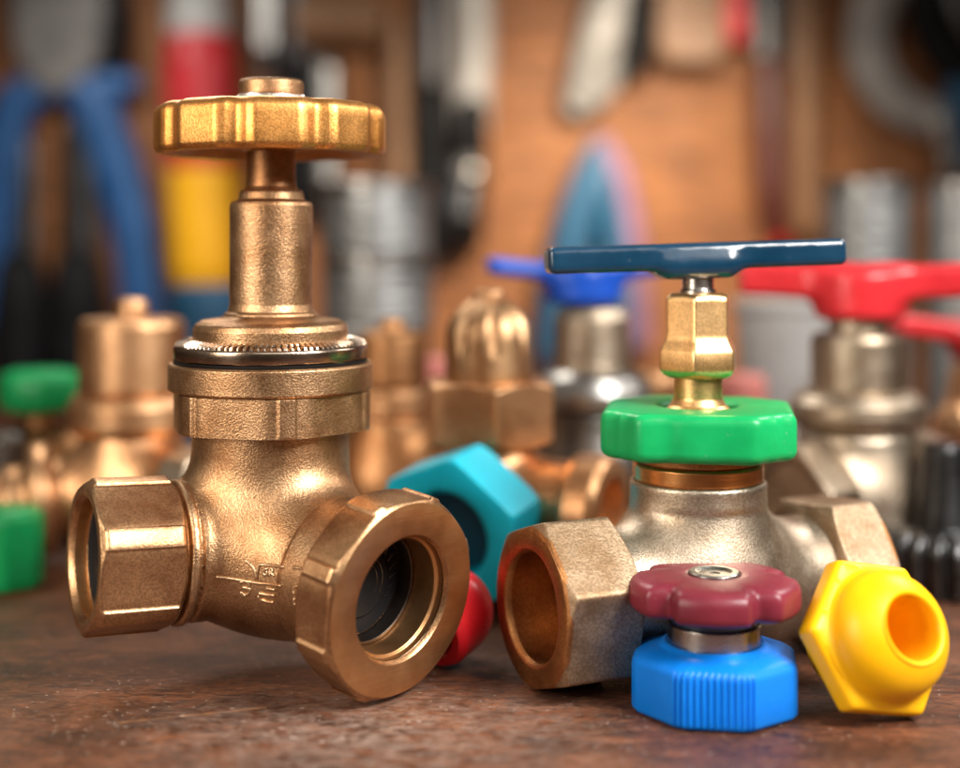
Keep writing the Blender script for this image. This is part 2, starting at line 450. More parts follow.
# ------------------------------------------------------------------ the big bronze valve
D0 = 2.8
def main_valve():
    gx = xx(271, D0)
    t = thing('gate_valve', 'large cast bronze valve with golden scalloped handwheel and two open nuts, front left', 'valve', (gx, D0, 0))
    k = .002
    zp = lambda py: HC-(py-HOR)*k
    O = np.array((0, 0, .237))
    dl = vdir(-.875, -.485, .045); dr = vdir(.745, -.66, -.118)
    def body(p, bores=True):
        neck = s_cyl(p, (0, 0, 0), (0, 0, 1), .20, .49, .156)
        bulb = s_sph(p, (0.016, -.012, .236), .153)
        la = s_cyl(p, O, dl, 0, .34, .121)
        ra = s_cyl(p, O, dr, 0, .36, .143)
        ra = np.minimum(ra, s_cyl(p, O, dr, .195, .36, .1485, .003))
        f = smin(neck, bulb, .05)
        f = smin(f, la, .085); f = smin(f, ra, .075)
        f = smin(f, s_cyl(p, O, dl, .142, .178, .134, .005), .006)
        f = smin(f, s_cyl(p, O, dl, .186, .204, .139, .006), .004)
        if bores:
            f = smax(f, -s_cyl(p, O, dl, .25, .5, .098), .004)
            f = smax(f, -s_cyl(p, O, dr, .262, .5, .118), .004)
        return f
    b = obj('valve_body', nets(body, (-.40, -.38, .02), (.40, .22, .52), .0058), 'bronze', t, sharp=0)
    # raised casting marks: strokes laid on the surface of the body
    cam = np.array((-gx, -D0, HC))
    def hit(X, Y):
        px, py = 200+X/6.4, 520+Y/6.4
        d = np.array(((px-480)/F, 1, -(py-HOR)/F)); d /= np.linalg.norm(d); s = 1.8
        for _ in range(90):
            q = cam+d*s; v = float(body(q[None, :], False)[0])
            if v < 1e-4: break
            s += v*.8
        return q
    strokes = [[(112, 366), (170, 371), (260, 385), (355, 401), (440, 411), (515, 421)], [(380, 284), (450, 290), (530, 300)],
               [(298, 262), (335, 298), (356, 335), (363, 372)], [(363, 372), (368, 330), (380, 286)],
               [(428, 312), (412, 318), (410, 345), (428, 350), (430, 332)], [(448, 352), (450, 312), (466, 316), (464, 332), (452, 334), (474, 352)],
               [(262, 398), (296, 392), (316, 412), (306, 432), (280, 432)], [(280, 432), (316, 440), (316, 466), (286, 480), (266, 466)],
               [(376, 492), (388, 514)], [(402, 512), (430, 522), (466, 526)], [(432, 438), (474, 446)], [(384, 470), (430, 478), (470, 482)],
               [(600, 304), (660, 312), (724, 326)], [(604, 470), (606, 432), (640, 428), (698, 462)], [(655, 372), (672, 390), (696, 384)],
               [(604, 505), (608, 540), (640, 552)], [(640, 522), (668, 530), (692, 552)], [(650, 480), (690, 494)]]
    vf = [sweep([hit(*q) for q in s], [.0033]*len(s), n=8) for s in strokes]
    obj('cast_marking', join(*vf), 'bronze', b, label='raised casting marks of letters and lines on the bronze body', sharp=0)
    # left nut
    m = frame(O+dl*.212, dl, (.485, -.875, 0))
    out, inn = nut(banded(6, .1405, .1505, math.radians(23), math.radians(7.5), .0045), .160, .136, .018, .110,
                   inner=[(.110, .149), (.110, .098), (.101, .094), (.101, 0)], slope=.62)
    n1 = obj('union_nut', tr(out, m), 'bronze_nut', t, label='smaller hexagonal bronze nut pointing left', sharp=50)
    obj('bore', tr(inn, m), 'bronze_face', n1)
    obj('seal', tr(lathe([(.0, .122), (.078, .122), (.086, .127), (.1095, .127), (.1095, .10), (0, .10)], 64), m), 'black', n1)
    # right nut
    m = frame(O+dr*.280, dr, (-.66, -.745, 0))
    out, inn = nut(banded(8, .1885, .1930, math.radians(22.5), math.radians(4.2), .0055, 22), .095, .179, .018, .114,
                   inner=[(.114, .084), (.114, .072), (.1085, .069), (.1085, 0)], slope=.75, lip=.006, back_r=.120)
    v, f = out; z_ = lambda q: min(v[i][2] for i in q)
    n2 = obj('union_nut', tr((v, [q for q in f if z_(q) < .0945]), m), 'bronze_nut', t, label='wide bronze nut with an open round mouth facing front right', sharp=50)
    obj('nut_face', tr((v, [q for q in f if z_(q) >= .0945]), m), 'bronze_face', n2, sharp=50)
    obj('bore', tr(inn, m), 'bronze_face', n2)
    obj('inner_sleeve', tr(lathe([(.1080, .016), (.101, .016), (.099, .0), (.099, -.06), (.1080, -.06)], 96, .002, closed=True), m), 'bore_dark', n2)
    dsk = obj('valve_disc', tr(lathe([(.0, -.012), (.064, -.012), (.068, -.016), (.0985, -.016), (.0985, -.04), (0, -.04)], 64, .003), m), 'black', n2)
    marks = []
    for i in range(7):
        a = math.radians(150+i*14)
        marks.append(sweep([(.073*math.cos(a), .073*math.sin(a), -.0155), (.088*math.cos(a+.08), .088*math.sin(a+.08), -.0155)], [.0012, .0012], n=6))
    for i in range(2):
        r_ = .050-.014*i
        marks.append(sweep([(r_*math.cos(math.radians(a)), r_*math.sin(math.radians(a)), -.0115) for a in range(150, 241, 15)], [.0011]*7, n=6))
    obj('disc_marking', tr(join(*marks), m), 'black_metal', n2)
    # bonnet collar with raised bands
    th0 = math.radians(-73)
    R0 = .2035
    fa = banded(6, .1925, R0, th0, math.radians(4.8), .0055)
    out, inn = nut(fa, .074, R0+.002, .006, .150, slope=1.2, k=.004, lip=.004, cham_b=.004)
    obj('bonnet_nut', tr(join(out, inn), frame((0, 0, .477), (0, 0, 1))), 'bronze', t, sharp=50)
    obj('bonnet_ring', lathe([(.15, .5525), (.1985, .5525), (.2025, .5565), (.2025, .603), (.1985, .607), (.15, .607)], 160, .003), 'bronze', t)
    obj('gap_ring', lathe([(.15, .6072), (.192, .6072), (.192, .6135), (.15, .6135)], 160, .001), 'gap_shade', t)  # dark ring put in as the shadow line under the locking ring
    # shiny locking ring, knurled on its slanting top
    n = 480; th = np.linspace(0, 2*math.pi, n, endpoint=False)
    kn = np.sign(np.sin(th*92)+.25*np.sin(th*37+1)); rings = []
    wob = .0016*np.sin(th*7)+.001*np.sin(th*17)
    pr = [(.15, .6135, 0), (.188, .6137, 0), (.1905, .616, 0), (.1915, .619, 0), (.1925, .6345, 0), (.1920, .6385, 0), (.1900, .641, 0), (.1885, .6418, 0), (.187, .6435, 1), (.175, .6475, 1), (.164, .651, 1), (.162, .6515, 0), (.15, .651, 0)]
    for r, z, a in pr:
        rings.append([((r+(wob[j] if z < .616 else 0))*math.cos(th[j]), (r+(wob[j] if z < .616 else 0))*math.sin(th[j]), z+a*.0034*kn[j]) for j in range(n)])
    obj('locking_ring', loft(rings, closed=True), 'ring_steel', t, sharp=40)
    obj('bonnet', lathe([(.0, .645), (.154, .645), (.154, .672), (.150, .683), (.138, .690), (.102, .695), (.094, .700), (.092, .7045), (.086, .708), (.0825, .722), (.0825, .918), (.080, .925), (.066, .930), (.064, .944), (.060, .950), (.0, .950)],
        160, [.003, .003, .006, .008, .008, .006, .004, .002, .005, .01, .004, .004, .004, .004, .004, 0]), 'bronze', t)
    obj('stem', lathe([(0, .94), (.056, .947), (.051, .956), (.0485, .975), (.0485, 1.04), (0, 1.04)], 96, .005), 'bronze_dark', t)
    # handwheel: scalloped solid rim, dished underneath
    n = 720; th = np.linspace(0, 2*math.pi, n, endpoint=False)
    ph = math.radians(-81.5+3)
    u = (th-ph)*9/(2*math.pi); fr = np.abs(u-np.round(u))*2     # 0 at lobe centre, 1 at flute
    base = poly_r(th, 9, .2265, 90, ph)
    fl = np.clip((fr-.46)/.54, 0, 1); fl = fl*fl*(3-2*fl)
    R = np.minimum(base, .234)-.0175*fl
    pr = [(0, 1.028, 0), (.055, 1.026, 0), (.07, 1.034, 0), (.14, 1.036, 0), (.165, 1.022, 0)]
    rings = []
    for r, z, _ in pr: rings.append([(max(r, 1e-4)*math.cos(a), max(r, 1e-4)*math.sin(a), z) for a in th])
    def off(d, z): rings.append([((R[j]-d)*math.cos(th[j]), (R[j]-d)*math.sin(th[j]), z) for j in range(n)])
    for d, z in [(.016, 1.0195), (.010, 1.020), (.0045, 1.0235), (.001, 1.029), (0, 1.033), (0, 1.06), (0, 1.085), (.0005, 1.098), (.0025, 1.104), (.007, 1.110), (.013, 1.1145), (.020, 1.117)]: off(d, z)
    for r, z in [(.15, 1.118), (.10, 1.1185), (.05, 1.1185), (1e-4, 1.1185)]: rings.append([(r*math.cos(a), r*math.sin(a), z) for a in th])
    obj('handwheel', loft(rings), 'wheel', t, label='golden bronze handwheel with a scalloped rim', sharp=0)
    cn = obj('cap_nut', lathe([(0, 1.138), (.064, 1.138), (.0645, 1.142), (.0645, 1.164), (.060, 1.169), (0, 1.171)], 96, .004), 'bronze', t)
    n = 240; th = np.linspace(0, 2*math.pi, n, endpoint=False); rr = .0645+.0014*np.sign(np.sin(th*60))
    obj('washer', loft([[(q*rr[j]*math.cos(th[j]), q*rr[j]*math.sin(th[j]), z) for j in range(n)] for q, z in ((.5, 1.118), (.985, 1.118), (1., 1.1195), (1., 1.1365), (.985, 1.1382), (.5, 1.1382))], closed=True), 'steel', cn, sharp=30)
    return t
main_valve()

# ------------------------------------------------------------------ valve with blue bar handle
def bar_valve():
    D = 2.79; X = xx(698, D); k = D/F
    t = thing('globe_valve', 'dull nickel bronze valve with dark blue bar handle above a green plastic ring', 'valve', (X, D, 0))
    zp = lambda py: HC-(py-HOR)*k
    d = vdir(-.906, -.423, 0); O = np.array((0, 0, .158))
    def body(p):
        neck = s_cyl(p, (0, 0, 0), (0, 0, 1), .12, .372, .130)
        neck2 = s_cyl(p, (0, 0, 0), (0, 0, 1), .33, .372, .134, .004)
        bulb = s_sph(p, (0, 0, .165), .160)
        f = smin(smin(neck, bulb, .08), neck2, .01)
        f = smin(f, s_cyl(p, O, d, -.33, .25, .122), .075)
        return f
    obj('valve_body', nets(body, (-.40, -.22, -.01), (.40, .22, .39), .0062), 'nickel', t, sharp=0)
    for s, rot, L0, Ln in ((1, 12, .215, .160), (-1, 12, .26, .128)):
        m = frame(O+s*d*L0, s*d, (s*.423, -s*.906, 0) if s > 0 else (.423, -.906, 0))
        out, inn = nut(hexf(6, .1475, math.radians(rot-24 if s > 0 else rot+14), 60), Ln, .146, .014, .103, slope=.55, lip=.008, k=.004)
        # the machined front face has a browner colour than the rough sides
        v, f = out; side = []; face = []
        for q in f:
            zc = sum(v[i][2] for i in q)/len(q)
            rc = sum(math.hypot(v[i][0], v[i][1]) for i in q)/len(q)
            (face if zc > Ln-.011 and rc < .1535 else side).append(q)
        o = obj('union_nut', tr((v, side), m), 'nickel_nut', t, label='rough hexagonal nut with its open mouth facing front left' if s > 0 else 'rough hexagonal nut pointing away to the right', sharp=50)
        obj('nut_face', tr((v, face), m), 'rust_face', o, sharp=50)
        obj('bore', tr(inn, m), 'rust_face', o)
        obj('inner_wall', tr(lathe([(0, .045), (.075, .045), (.082, .055), (.1025, .055), (.1025, .035), (0, .035)], 64, .003), m), 'rust_face', o)
    obj('neck_ring', lathe([(.09, .3725), (.124, .3725), (.129, .377), (.129, .404), (.125, .409), (.09, .409)], 128, .003), 'copper', t)
    obj('gap_ring', lathe([(.09, .4092), (.122, .4092), (.124, .412), (.124, .425), (.12, .43), (.09, .43)], 128, .003), 'rust_face', t)
    # green ring
    n = 480; th = np.linspace(0, 2*math.pi, n, endpoint=False); ph = math.radians(-99)
    R = smin(poly_r(th, 4, .187, 40, ph), poly_r(th, 4, .212, 40, ph+math.pi/4), .012)
    u = (th-ph)*4/(2*math.pi); fr = (u-np.round(u))*90
    R = R-.006*np.exp(-((fr+17)/7)**2)-.005*np.exp(-((np.abs(fr)-40)/6)**2)
    rings = []
    def off(dd, z, mul=1): rings.append([((R[j]-dd)*math.cos(th[j]), (R[j]-dd)*math.sin(th[j]), z) for j in range(n)])
    def circ(r, z): rings.append([(r*math.cos(a), r*math.sin(a), z) for a in th])
    z0, z1 = .428, .522
    circ(.076, z0); circ(.13, z0)
    for dd, z in [(.022, z0), (.014, z0+.002), (.006, z0+.007), (.001, z0+.015), (0, z0+.022), (0, z1-.022), (.001, z1-.014), (.004, z1-.008), (.009, z1-.003), (.016, z1-.001), (.022, z1)]: off(dd, z)
    circ(.13, z1); circ(.088, z1); circ(.082, z1-.001); circ(.077, z1-.005); circ(.0755, z1-.012); circ(.0755, z0+.01)
    obj('plastic_ring', loft(rings, closed=True), 'green', t, label='green octagonal plastic ring round the neck', sharp=0)
    # brass gland
    g = lathe([(0, .47), (.066, .47), (.066, .512), (.055, .522), (.0485, .535), (.0485, .578), (.056, .588), (0, .588)], 96, [0, .003, .006, .008, .01, .006, .002, 0])
    obj('spindle', g, 'gold_brass', t)
    def hexlathe(prof, nn, rot, p=50):
        th = np.linspace(0, 2*math.pi, 240, endpoint=False); q = poly_r(th, nn, 1., p, rot)
        return loft([[(r*(1+(q[j]-1)*w)*math.cos(th[j]), r*(1+(q[j]-1)*w)*math.sin(th[j]), z) for j in range(240)] for r, z, w in prof])
    r1 = math.radians(-99-34)
    obj('gland_nut', hexlathe([(1e-4, .578, 0), (.060, .578, .2), (.066, .582, .6), (.071, .590, 1), (.0725, .596, 1), (.0725, .628, 1), (.071, .634, 1), (.064, .648, 1), (.061, .656, 1), (.060, .664, 1), (.060, .728, 1), (.0595, .735, 1), (.057, .741, .7), (.052, .744, .3), (1e-4, .744, 0)], 6, r1), 'gold_brass', t, sharp=60)
    obj('stem', lathe([(0, .742), (.036, .742), (.036, .750), (.031, .753), (.031, .80), (0, .80)], 64, .002), 'steel', t)
    al = math.radians(-1.7); m = np.array(Matrix.Rotation(-al, 3, 'Y').transposed())
    rz = np.array(Matrix.Rotation(math.radians(6), 3, 'Z'))
    def hf(p):
        q = (p-np.array((-.006, 0, .818)))@rz
        q = q@np.array(Matrix.Rotation(al, 3, 'Y').transposed()).T
        bar = s_box(q, (0, 0, 0), (.300, .042, .0265), .013)
        hub2 = s_box(q, (0, 0, -.022), (.072, .042, .020), .016)
        return smin(bar, hub2, .036)
    obj('bar_handle', nets(hf, (-.34, -.11, .74), (.34, .11, .88), .0062), 'navy', t, label='dark blue enamelled bar handle', sharp=0)
bar_valve()

# ------------------------------------------------------------------ blue cap with maroon knob
def knob_cap():
    D = 2.55; X = xx(714, D)
    t = thing('valve_knob', 'maroon five lobed knob on a blue ribbed plastic base, at the front edge', 'knob', (X, D, 0))
    n = 1440; th = np.linspace(0, 2*math.pi, n, endpoint=False)
    to = math.radians(-99.5)
    R = np.minimum(poly_r(th, 8, .1465, 60, to), .1545)
    dth = (th-to+math.pi) % (2*math.pi)-math.pi
    # ribs run over the facet turned to the front and the one opposite
    for c in (0, math.pi):
        dd = np.abs((dth-c+math.pi) % (2*math.pi)-math.pi); x = np.tan(np.clip(dd, 0, 1.2))*.1465
        on = np.clip((.079-x)/.002, 0, 1)
        rib = np.abs(np.sin(x*math.pi/.0118))**.7
        R = R-on*(.0065-.0065*rib)
    rings = []
    def circ(r, z): rings.append([(r*math.cos(a), r*math.sin(a), z) for a in th])
    R2 = np.minimum(poly_r(th, 8, .1465, 60, to), .1545)
    def off(d, z, q=1.0):
        rr = R*q+R2*(1-q); rings.append([((rr[j]-d)*math.cos(th[j]), (rr[j]-d)*math.sin(th[j]), z) for j in range(n)])
    circ(1e-4, .001); circ(.1, .001)
    for d, z, q in [(.012, .0012, 0), (.006, .003, .3), (.002, .007, .7), (0, .012, 1), (0, .05, 1), (0, .086, 1), (.001, .0925, .85), (.0035, .097, .5), (.008, .1015, .15), (.014, .105, 0), (.022, .1085, 0), (.034, .1115, 0)]: off(d, z, q)
    for r, z in [(.108, .113), (.101, .114), (.097, .117), (.094, .1195), (.0885, .120), (.084, .119), (.083, .112), (1e-4, .112)]: circ(r, z)
    obj('ribbed_base', loft(rings), 'blue', t, label='blue octagonal plastic base ribbed on its front', sharp=0)
    obj('collar', lathe([(.0, .108), (.0845, .108), (.0845, .152), (.082, .155), (0, .155)], 96, .002), 'steel', t, label='brushed metal collar')
    obj('neck', lathe([(0, .154), (.079, .154), (.079, .190), (0, .190)], 96, .003), 'navy', t)
    n = 600; th = np.linspace(0, 2*math.pi, n, endpoint=False); ph = math.radians(-100)
    u = (th-ph)*5/(2*math.pi); fr = np.abs(u-np.round(u))*2
    g = np.clip((fr-.60)/.40, 0, 1); g = g*g*(3-2*g)
    R = .1555-.025*g-.004*np.clip(1-fr/.6, 0, 1)**2*0
    rings = []
    def off2(d, z, s=1.0): rings.append([((R[j]*s+(1-s)*.1-d)*math.cos(th[j]), (R[j]*s+(1-s)*.1-d)*math.sin(th[j]), z) for j in range(n)])
    def circ2(r, z): rings.append([(r*math.cos(a), r*math.sin(a), z) for a in th])
    circ2(1e-4, .178); circ2(.07, .178)
    for d, z, s in [(.024, .178, .7), (.014, .179, .9), (.006, .183, 1), (.0015, .189, 1), (0, .196, 1), (0, .214, 1), (.001, .221, 1), (.004, .228, 1), (.009, .2335, 1), (.017, .238, .95), (.028, .241, .8)]: off2(d, z, s)
    for r, z in [(.085, .2425), (.065, .243), (.052, .243), (.0495, .242), (.0485, .239), (1e-4, .239)]: circ2(r, z)
    kb = obj('knob', loft(rings), 'maroon', t, label='maroon plastic knob with five rounded lobes', sharp=0)
    obj('screw_cap', lathe([(0, .238), (.047, .238), (.047, .2445), (.044, .247), (.034, .247), (.031, .2445), (.028, .2425), (.012, .2425), (.009, .2405), (0, .2405)], 72, .0015), 'chrome', kb)
knob_cap()

# ------------------------------------------------------------------ yellow, cyan, red and green plastics
def yellow_cap():
    ax = vdir(.39, -.83, .39); c = Vector(at(874, 641, 2.505))
    f = hexf(6, .130, math.radians(16), 50)
    n = 360; th = np.linspace(0, 2*math.pi, n, endpoint=False); R = f(th)
    rings = []
    def circ(r, z): rings.append([(r*math.cos(a), r*math.sin(a), z) for a in th])
    def off(d, z): rings.append([((R[j]-d)*math.cos(th[j]), (R[j]-d)*math.sin(th[j]), z) for j in range(n)])
    circ(.062, -.10); circ(.074, -.10); circ(.080, -.096); circ(.080, -.03)
    for d, z in [(.012, -.026), (.006, -.024), (.001, -.019), (0, -.013), (0, .010), (.001, .016), (.005, .021), (.012, .024)]: off(d, z)
    circ(.122, .0255); circ(.117, .028)
    # domed crown
    for a in range(-4, 57, 5):
        q = math.radians(a); circ(.112*math.cos(q), .042+.082*math.sin(q))
    circ(.0635, .1125); circ(.0600, .1125); circ(.0572, .1105); circ(.0553, .1065); circ(.0546, .100); circ(.0546, .02); circ(.049, -.02); circ(.049, -.06); circ(1e-4, -.062)
    m = frame((0, 0, 0), ax, (-.8, -.5, 0))
    vf = tr(loft(rings), m); zmin = min(p[2] for p in vf[0])
    t = thing('flanged_bung', 'bright yellow plastic cap with hexagonal flange and round hole, tipped on its side', 'cap', (c.x, c.y, 0))
    vf = ([(p[0], p[1], p[2]-zmin+.001) for p in vf[0]], vf[1])
    V, Fc = vf; k = 2+0
    nb = len(rings); cut = 14*n      # rings before this belong to the flange and its stub
    fa = [q for q in Fc if min(q) < cut-n]; fb = [q for q in Fc if min(q) >= cut-n]
    obj('hex_flange', (V, fa), 'yellow', t, sharp=45); obj('domed_crown', (V, fb), 'yellow', t, sharp=45)
yellow_cap()

def cyan_nut():
    c = at(474, 521, 3.27); ax = vdir(-.46, -.87, -.14)
    out, inn = nut(hexf(6, .163, math.radians(20), 90), .14, .182, .008, .100, slope=.8, lip=.012, k=.01, n=300)
    m = frame((0, 0, 0), ax, (.0, 0, 1))
    V = tr(join(out, inn), m); zmin = min(p[2] for p in V[0])
    t = tag(obj('plastic_nut', ([(p[0], p[1], p[2]-zmin+.001) for p in V[0]], V[1]), 'cyan', None, sharp=60), 'thick cyan plastic hex nut standing on edge behind the large bronze valve', 'nut')
    t.location = (c.x, c.y, 0)
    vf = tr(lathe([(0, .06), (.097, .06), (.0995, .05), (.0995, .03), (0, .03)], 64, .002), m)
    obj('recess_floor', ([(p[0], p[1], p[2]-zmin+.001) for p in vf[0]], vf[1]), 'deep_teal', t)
cyan_nut()

def red_cap():
    c = at(451, 640, 2.82); ax = vdir(.62, .72, .32); r = .090
    prof = [(.060, -.075), (.064, -.075), (.080, -.075), (.0845, -.071), (r, -.06), (r, -.01)]
    prof += [(r*math.cos(math.radians(a)), -.005+.086*math.sin(math.radians(a))) for a in range(4, 90, 7)]+[(1e-4, .081)]
    inner = [(1e-4, .045), (.045, .03), (.060, -.02), (.060, -.071), (.064, -.075)]
    m = frame((0, 0, 0), ax)
    V = tr(join(lathe(prof[1:], 96, .002), lathe(inner, 96, .002)), m); zmin = min(p[2] for p in V[0])
    o = obj('pipe_bung', ([(p[0], p[1], p[2]-zmin+.001) for p in V[0]], V[1]), 'red', None, sharp=60)
    o.location = (c.x, c.y, 0); tag(o, 'red round plastic cap lying between the two large open nuts', 'cap')
red_cap()

def green_cap():
    D = 3.45; X = xx(2, D); n = 240; th = np.linspace(0, 2*math.pi, n, endpoint=False)
    R = np.minimum(poly_r(th, 8, .094, 30), .10); H = .192
    rings = [[(1e-4*math.cos(a), 1e-4*math.sin(a), .001) for a in th]]
    for d, z in [(.012, .001), (.004, .004), (0, .012), (0, H-.03), (.003, H-.016), (.011, H-.005), (.022, H), (.05, H+.001), (.0939, H+.001)]:
        rings.append([((R[j]-d)*math.cos(th[j]), (R[j]-d)*math.sin(th[j]), z) for j in range(n)])
    o = obj('plastic_block', loft(rings), 'green', None, sharp=0); o.location = (X, D, 0)
    tag(o, 'green plastic cap standing on the table at the left edge', 'cap')
green_cap()

# ------------------------------------------------------------------ valves behind
def arm_nut(t, O, d, L0, Ln, a, rc, bore, mat, rot=0, label=None):
    m = frame(np.array(O)+np.array(d)*L0, d, (0, 0, 1))
    out, inn = nut(hexf(6, a, math.radians(rot), 60), Ln, rc, .012, bore, n=180, slope=.6)
    o = obj('union_nut', tr(join(out, inn), m), mat, t, label=label, sharp=50)
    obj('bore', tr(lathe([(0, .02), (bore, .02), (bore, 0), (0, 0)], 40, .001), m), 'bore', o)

def valve_left():
    D = 3.7; X = xx(132, D); s = D/F; zp = lambda py: zz(py, D)
    t = thing('bronze_valve', 'blurred copper coloured valve with plain drum top, behind the large bronze valve at left', 'valve', (X, D, 0))
    O = np.array((0, 0, .205)); dl = vdir(-.95, -.30, -.10); dr = vdir(.8, -.6, 0)
    def body(p):
        f = smin(s_cyl(p, (0, 0, 0), (0, 0, 1), .16, .38, .125), s_sph(p, (0, 0, .19), .17), .07)
        f = smin(f, s_cyl(p, O, dl, 0, .32, .095), .05); f = smin(f, s_cyl(p, O, dr, 0, .26, .11), .05)
        f = smin(f, s_cyl(p, O, dl, .20, .255, .145, .02), .02)
        return f
    obj('valve_body', nets(body, (-.42, -.32, .0), (.36, .22, .42), .012), 'brass', t, sharp=0)
    # threaded end
    pts = []; n = 48
    rings = []
    for i in range(91):
        z = .31+i*.0025; r = .078+.007*math.sin(i*2*math.pi/7)
        rings.append([(r*math.cos(a), r*math.sin(a), z) for a in np.linspace(0, 2*math.pi, n, endpoint=False)])
    obj('threaded_end', tr(loft(rings, cap0=True, cap1=True), frame(O, dl)), 'brass', t, sharp=0)
    obj('flange', lathe([(.05, zp(432)), (.150, zp(432)), (.166, zp(424)), (.166, zp(404)), (.150, zp(394)), (.05, zp(392))], 96, .008), 'brass', t)
    obj('drum', lathe([(.0, zp(394)), (.134, zp(394)), (.138, zp(388)), (.138, zp(326)), (.130, zp(319)), (.05, zp(318)), (.043, zp(316)), (.043, zp(306)), (.036, zp(299)), (0, zp(298))], 96, .006), 'brass', t)
    arm_nut(t, O, dr, .22, .10, .12, .125, .08, 'nickel', 10)
valve_left()

def valve_fluted():
    D = 3.42; X = xx(489, D); zp = lambda py: zz(py, D); s = D/F
    t = thing('bronze_valve', 'blurred bronze valve with fluted dome cap over a big hex nut, in the middle', 'valve', (X, D, 0))
    O = np.array((0, 0, .215)); d = vdir(.90, -.43, -.03)
    def body(p):
        f = smin(s_cyl(p, (0, 0, 0), (0, 0, 1), .12, .38, .112), s_sph(p, (0, 0, .17), .165), .05)
        f = smin(f, s_cyl(p, O, d, 0, .26, .118, .02), .04); return f
    obj('valve_body', nets(body, (-.36, -.32, .0), (.36, .32, .40), .011), 'brass', t, sharp=0)
    m = frame(O+np.array(d)*.215, d)
    cl = obj('outlet_collar', tr(lathe([(.08, 0), (.118, 0), (.136, .012), (.140, .03), (.140, .085), (.128, .104), (.10, .108), (.086, .104), (.084, .06), (.084, .02)], 72, .008), m), 'brass', t)
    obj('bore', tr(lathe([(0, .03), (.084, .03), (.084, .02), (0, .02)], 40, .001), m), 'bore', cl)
    out, inn = nut(hexf(6, .147, math.radians(-90+36), 60), (440-380)*s, .152, .012, .09, n=180, slope=.6)
    obj('hex_nut', tr(join(out, inn), frame((0, 0, zp(441)), (0, 0, 1))), 'brass', t, sharp=50)
    n = 192; th = np.linspace(0, 2*math.pi, n, endpoint=False); rings = []
    z0, z1 = zp(383), zp(299); H = z1-z0
    for i in range(29):
        q = i/28; r = .107*(1-max(0, (q-.50)/.50)**2.6*.60); amp = .017*max(0, min(1, (q-.32)/.3))*(1-.45*q)
        rr = r-amp*np.exp(-((((th*8/(2*math.pi)+.35) % 1)-.5)/.13)**2)
        rings.append([(rr[j]*math.cos(th[j]), rr[j]*math.sin(th[j]), z0+q*H) for j in range(n)])
    c = obj('fluted_cap', loft(rings, cap1=True), 'bronze', t, sharp=50)
    obj('cap_stub', lathe([(0, z1-.01), (.036, z1-.01), (.036, z1+.014), (.030, z1+.022), (0, z1+.022)], 48, .004), 'brass', c)
valve_fluted()

def valve_copper():
    D = 3.95; X = xx(392, D); zp = lambda py: zz(py, D)
    t = thing('bronze_valve', 'blurred dark copper valve with short round stub, just right of the large valve neck', 'valve', (X, D, 0))
    obj('bonnet', lathe([(0, zp(388)), (.094, zp(388)), (.098, zp(380)), (.098, zp(336)), (.085, zp(331)), (.042, zp(329)), (.036, zp(320)), (0, zp(318))], 64, .008), 'bronze_dark', t)
    obj('flange', lathe([(0, zp(418)), (.105, zp(418)), (.112, zp(412)), (.112, zp(392)), (.102, zp(387)), (0, zp(387))], 64, .006), 'brass', t)
    O = np.array((0, 0, .19)); d = vdir(.9, -.44, 0)
    def body(p):
        f = smin(s_cyl(p, (0, 0, 0), (0, 0, 1), .1, zp(417), .13), s_sph(p, (0, 0, .17), .168), .06)
        return smin(f, s_cyl(p, O, d, -.3, .3, .10), .05)
    obj('valve_body', nets(body, (-.36, -.26, -.01), (.36, .26, zp(410)), .013), 'bronze_dark', t, sharp=0)
valve_copper()

def wing_handle(half, hub_r, hub_h, arm_h, arm_w, lift, yaw):
    """A two armed lever handle, hub at the origin with its underside at z=0."""
    rz = np.array(Matrix.Rotation(yaw, 3, 'Z'))
    def f(p):
        q = p@rz
        x = np.abs(q[..., 0]); w = arm_w*(1-.15*x/half)
        zc = hub_h*.72+lift*np.clip(x/half, 0, 1)
        a = np.stack([x-half/2, q[..., 1], q[..., 2]-zc], -1)
        b = np.abs(a)-np.stack([np.full_like(x, half/2), w, np.full_like(x, arm_h)], -1)+.02
        arm = np.linalg.norm(np.maximum(b, 0), axis=-1)+np.minimum(b.max(-1), 0)-.02
        hub = s_cyl(q, (0, 0, 0), (0, 0, 1), 0, hub_h, hub_r, .022)
        return smin(arm, hub, .05)
    return nets(f, (-half-.06, -half*.5-.1, -.04), (half+.06, half*.5+.1, hub_h+lift+arm_h+.06), .011)

def valve_blue():
    D = 3.9; X = xx(592, D); zp = lambda py: zz(py, D)
    t = thing('lever_valve', 'blurred grey valve with bright blue two armed handle, behind the green ring', 'valve', (X, D, 0))
    obj('bonnet', lathe([(0, zp(372)), (.112, zp(372)), (.108, zp(360)), (.106, zp(318)), (.092, zp(308)), (.05, zp(304)), (.05, zp(296)), (0, zp(296))], 72, .01), 'nickel', t)
    obj('flange', lathe([(0, zp(412)), (.135, zp(412)), (.165, zp(404)), (.165, zp(390)), (.145, zp(376)), (.115, zp(369)), (0, zp(369))], 96, .01), 'chrome', t)
    O = np.array((0, 0, .19)); d = vdir(.85, -.52, 0)
    def body(p):
        f = smin(s_cyl(p, (0, 0, 0), (0, 0, 1), .1, zp(410), .13), s_sph(p, (0, 0, .17), .168), .06)
        return smin(f, s_cyl(p, O, d, -.3, .3, .11), .05)
    obj('valve_body', nets(body, (-.36, -.30, -.01), (.36, .30, zp(406)), .013), 'grey_iron', t, sharp=0)
    h = wing_handle(.275, .105, .11, .024, .05, .03, math.radians(14))
    obj('lever_handle', tr(h, Matrix.Translation((-.025, 0, zp(304)))), 'royal', t, label='royal blue two armed handle', sharp=0)
valve_blue()

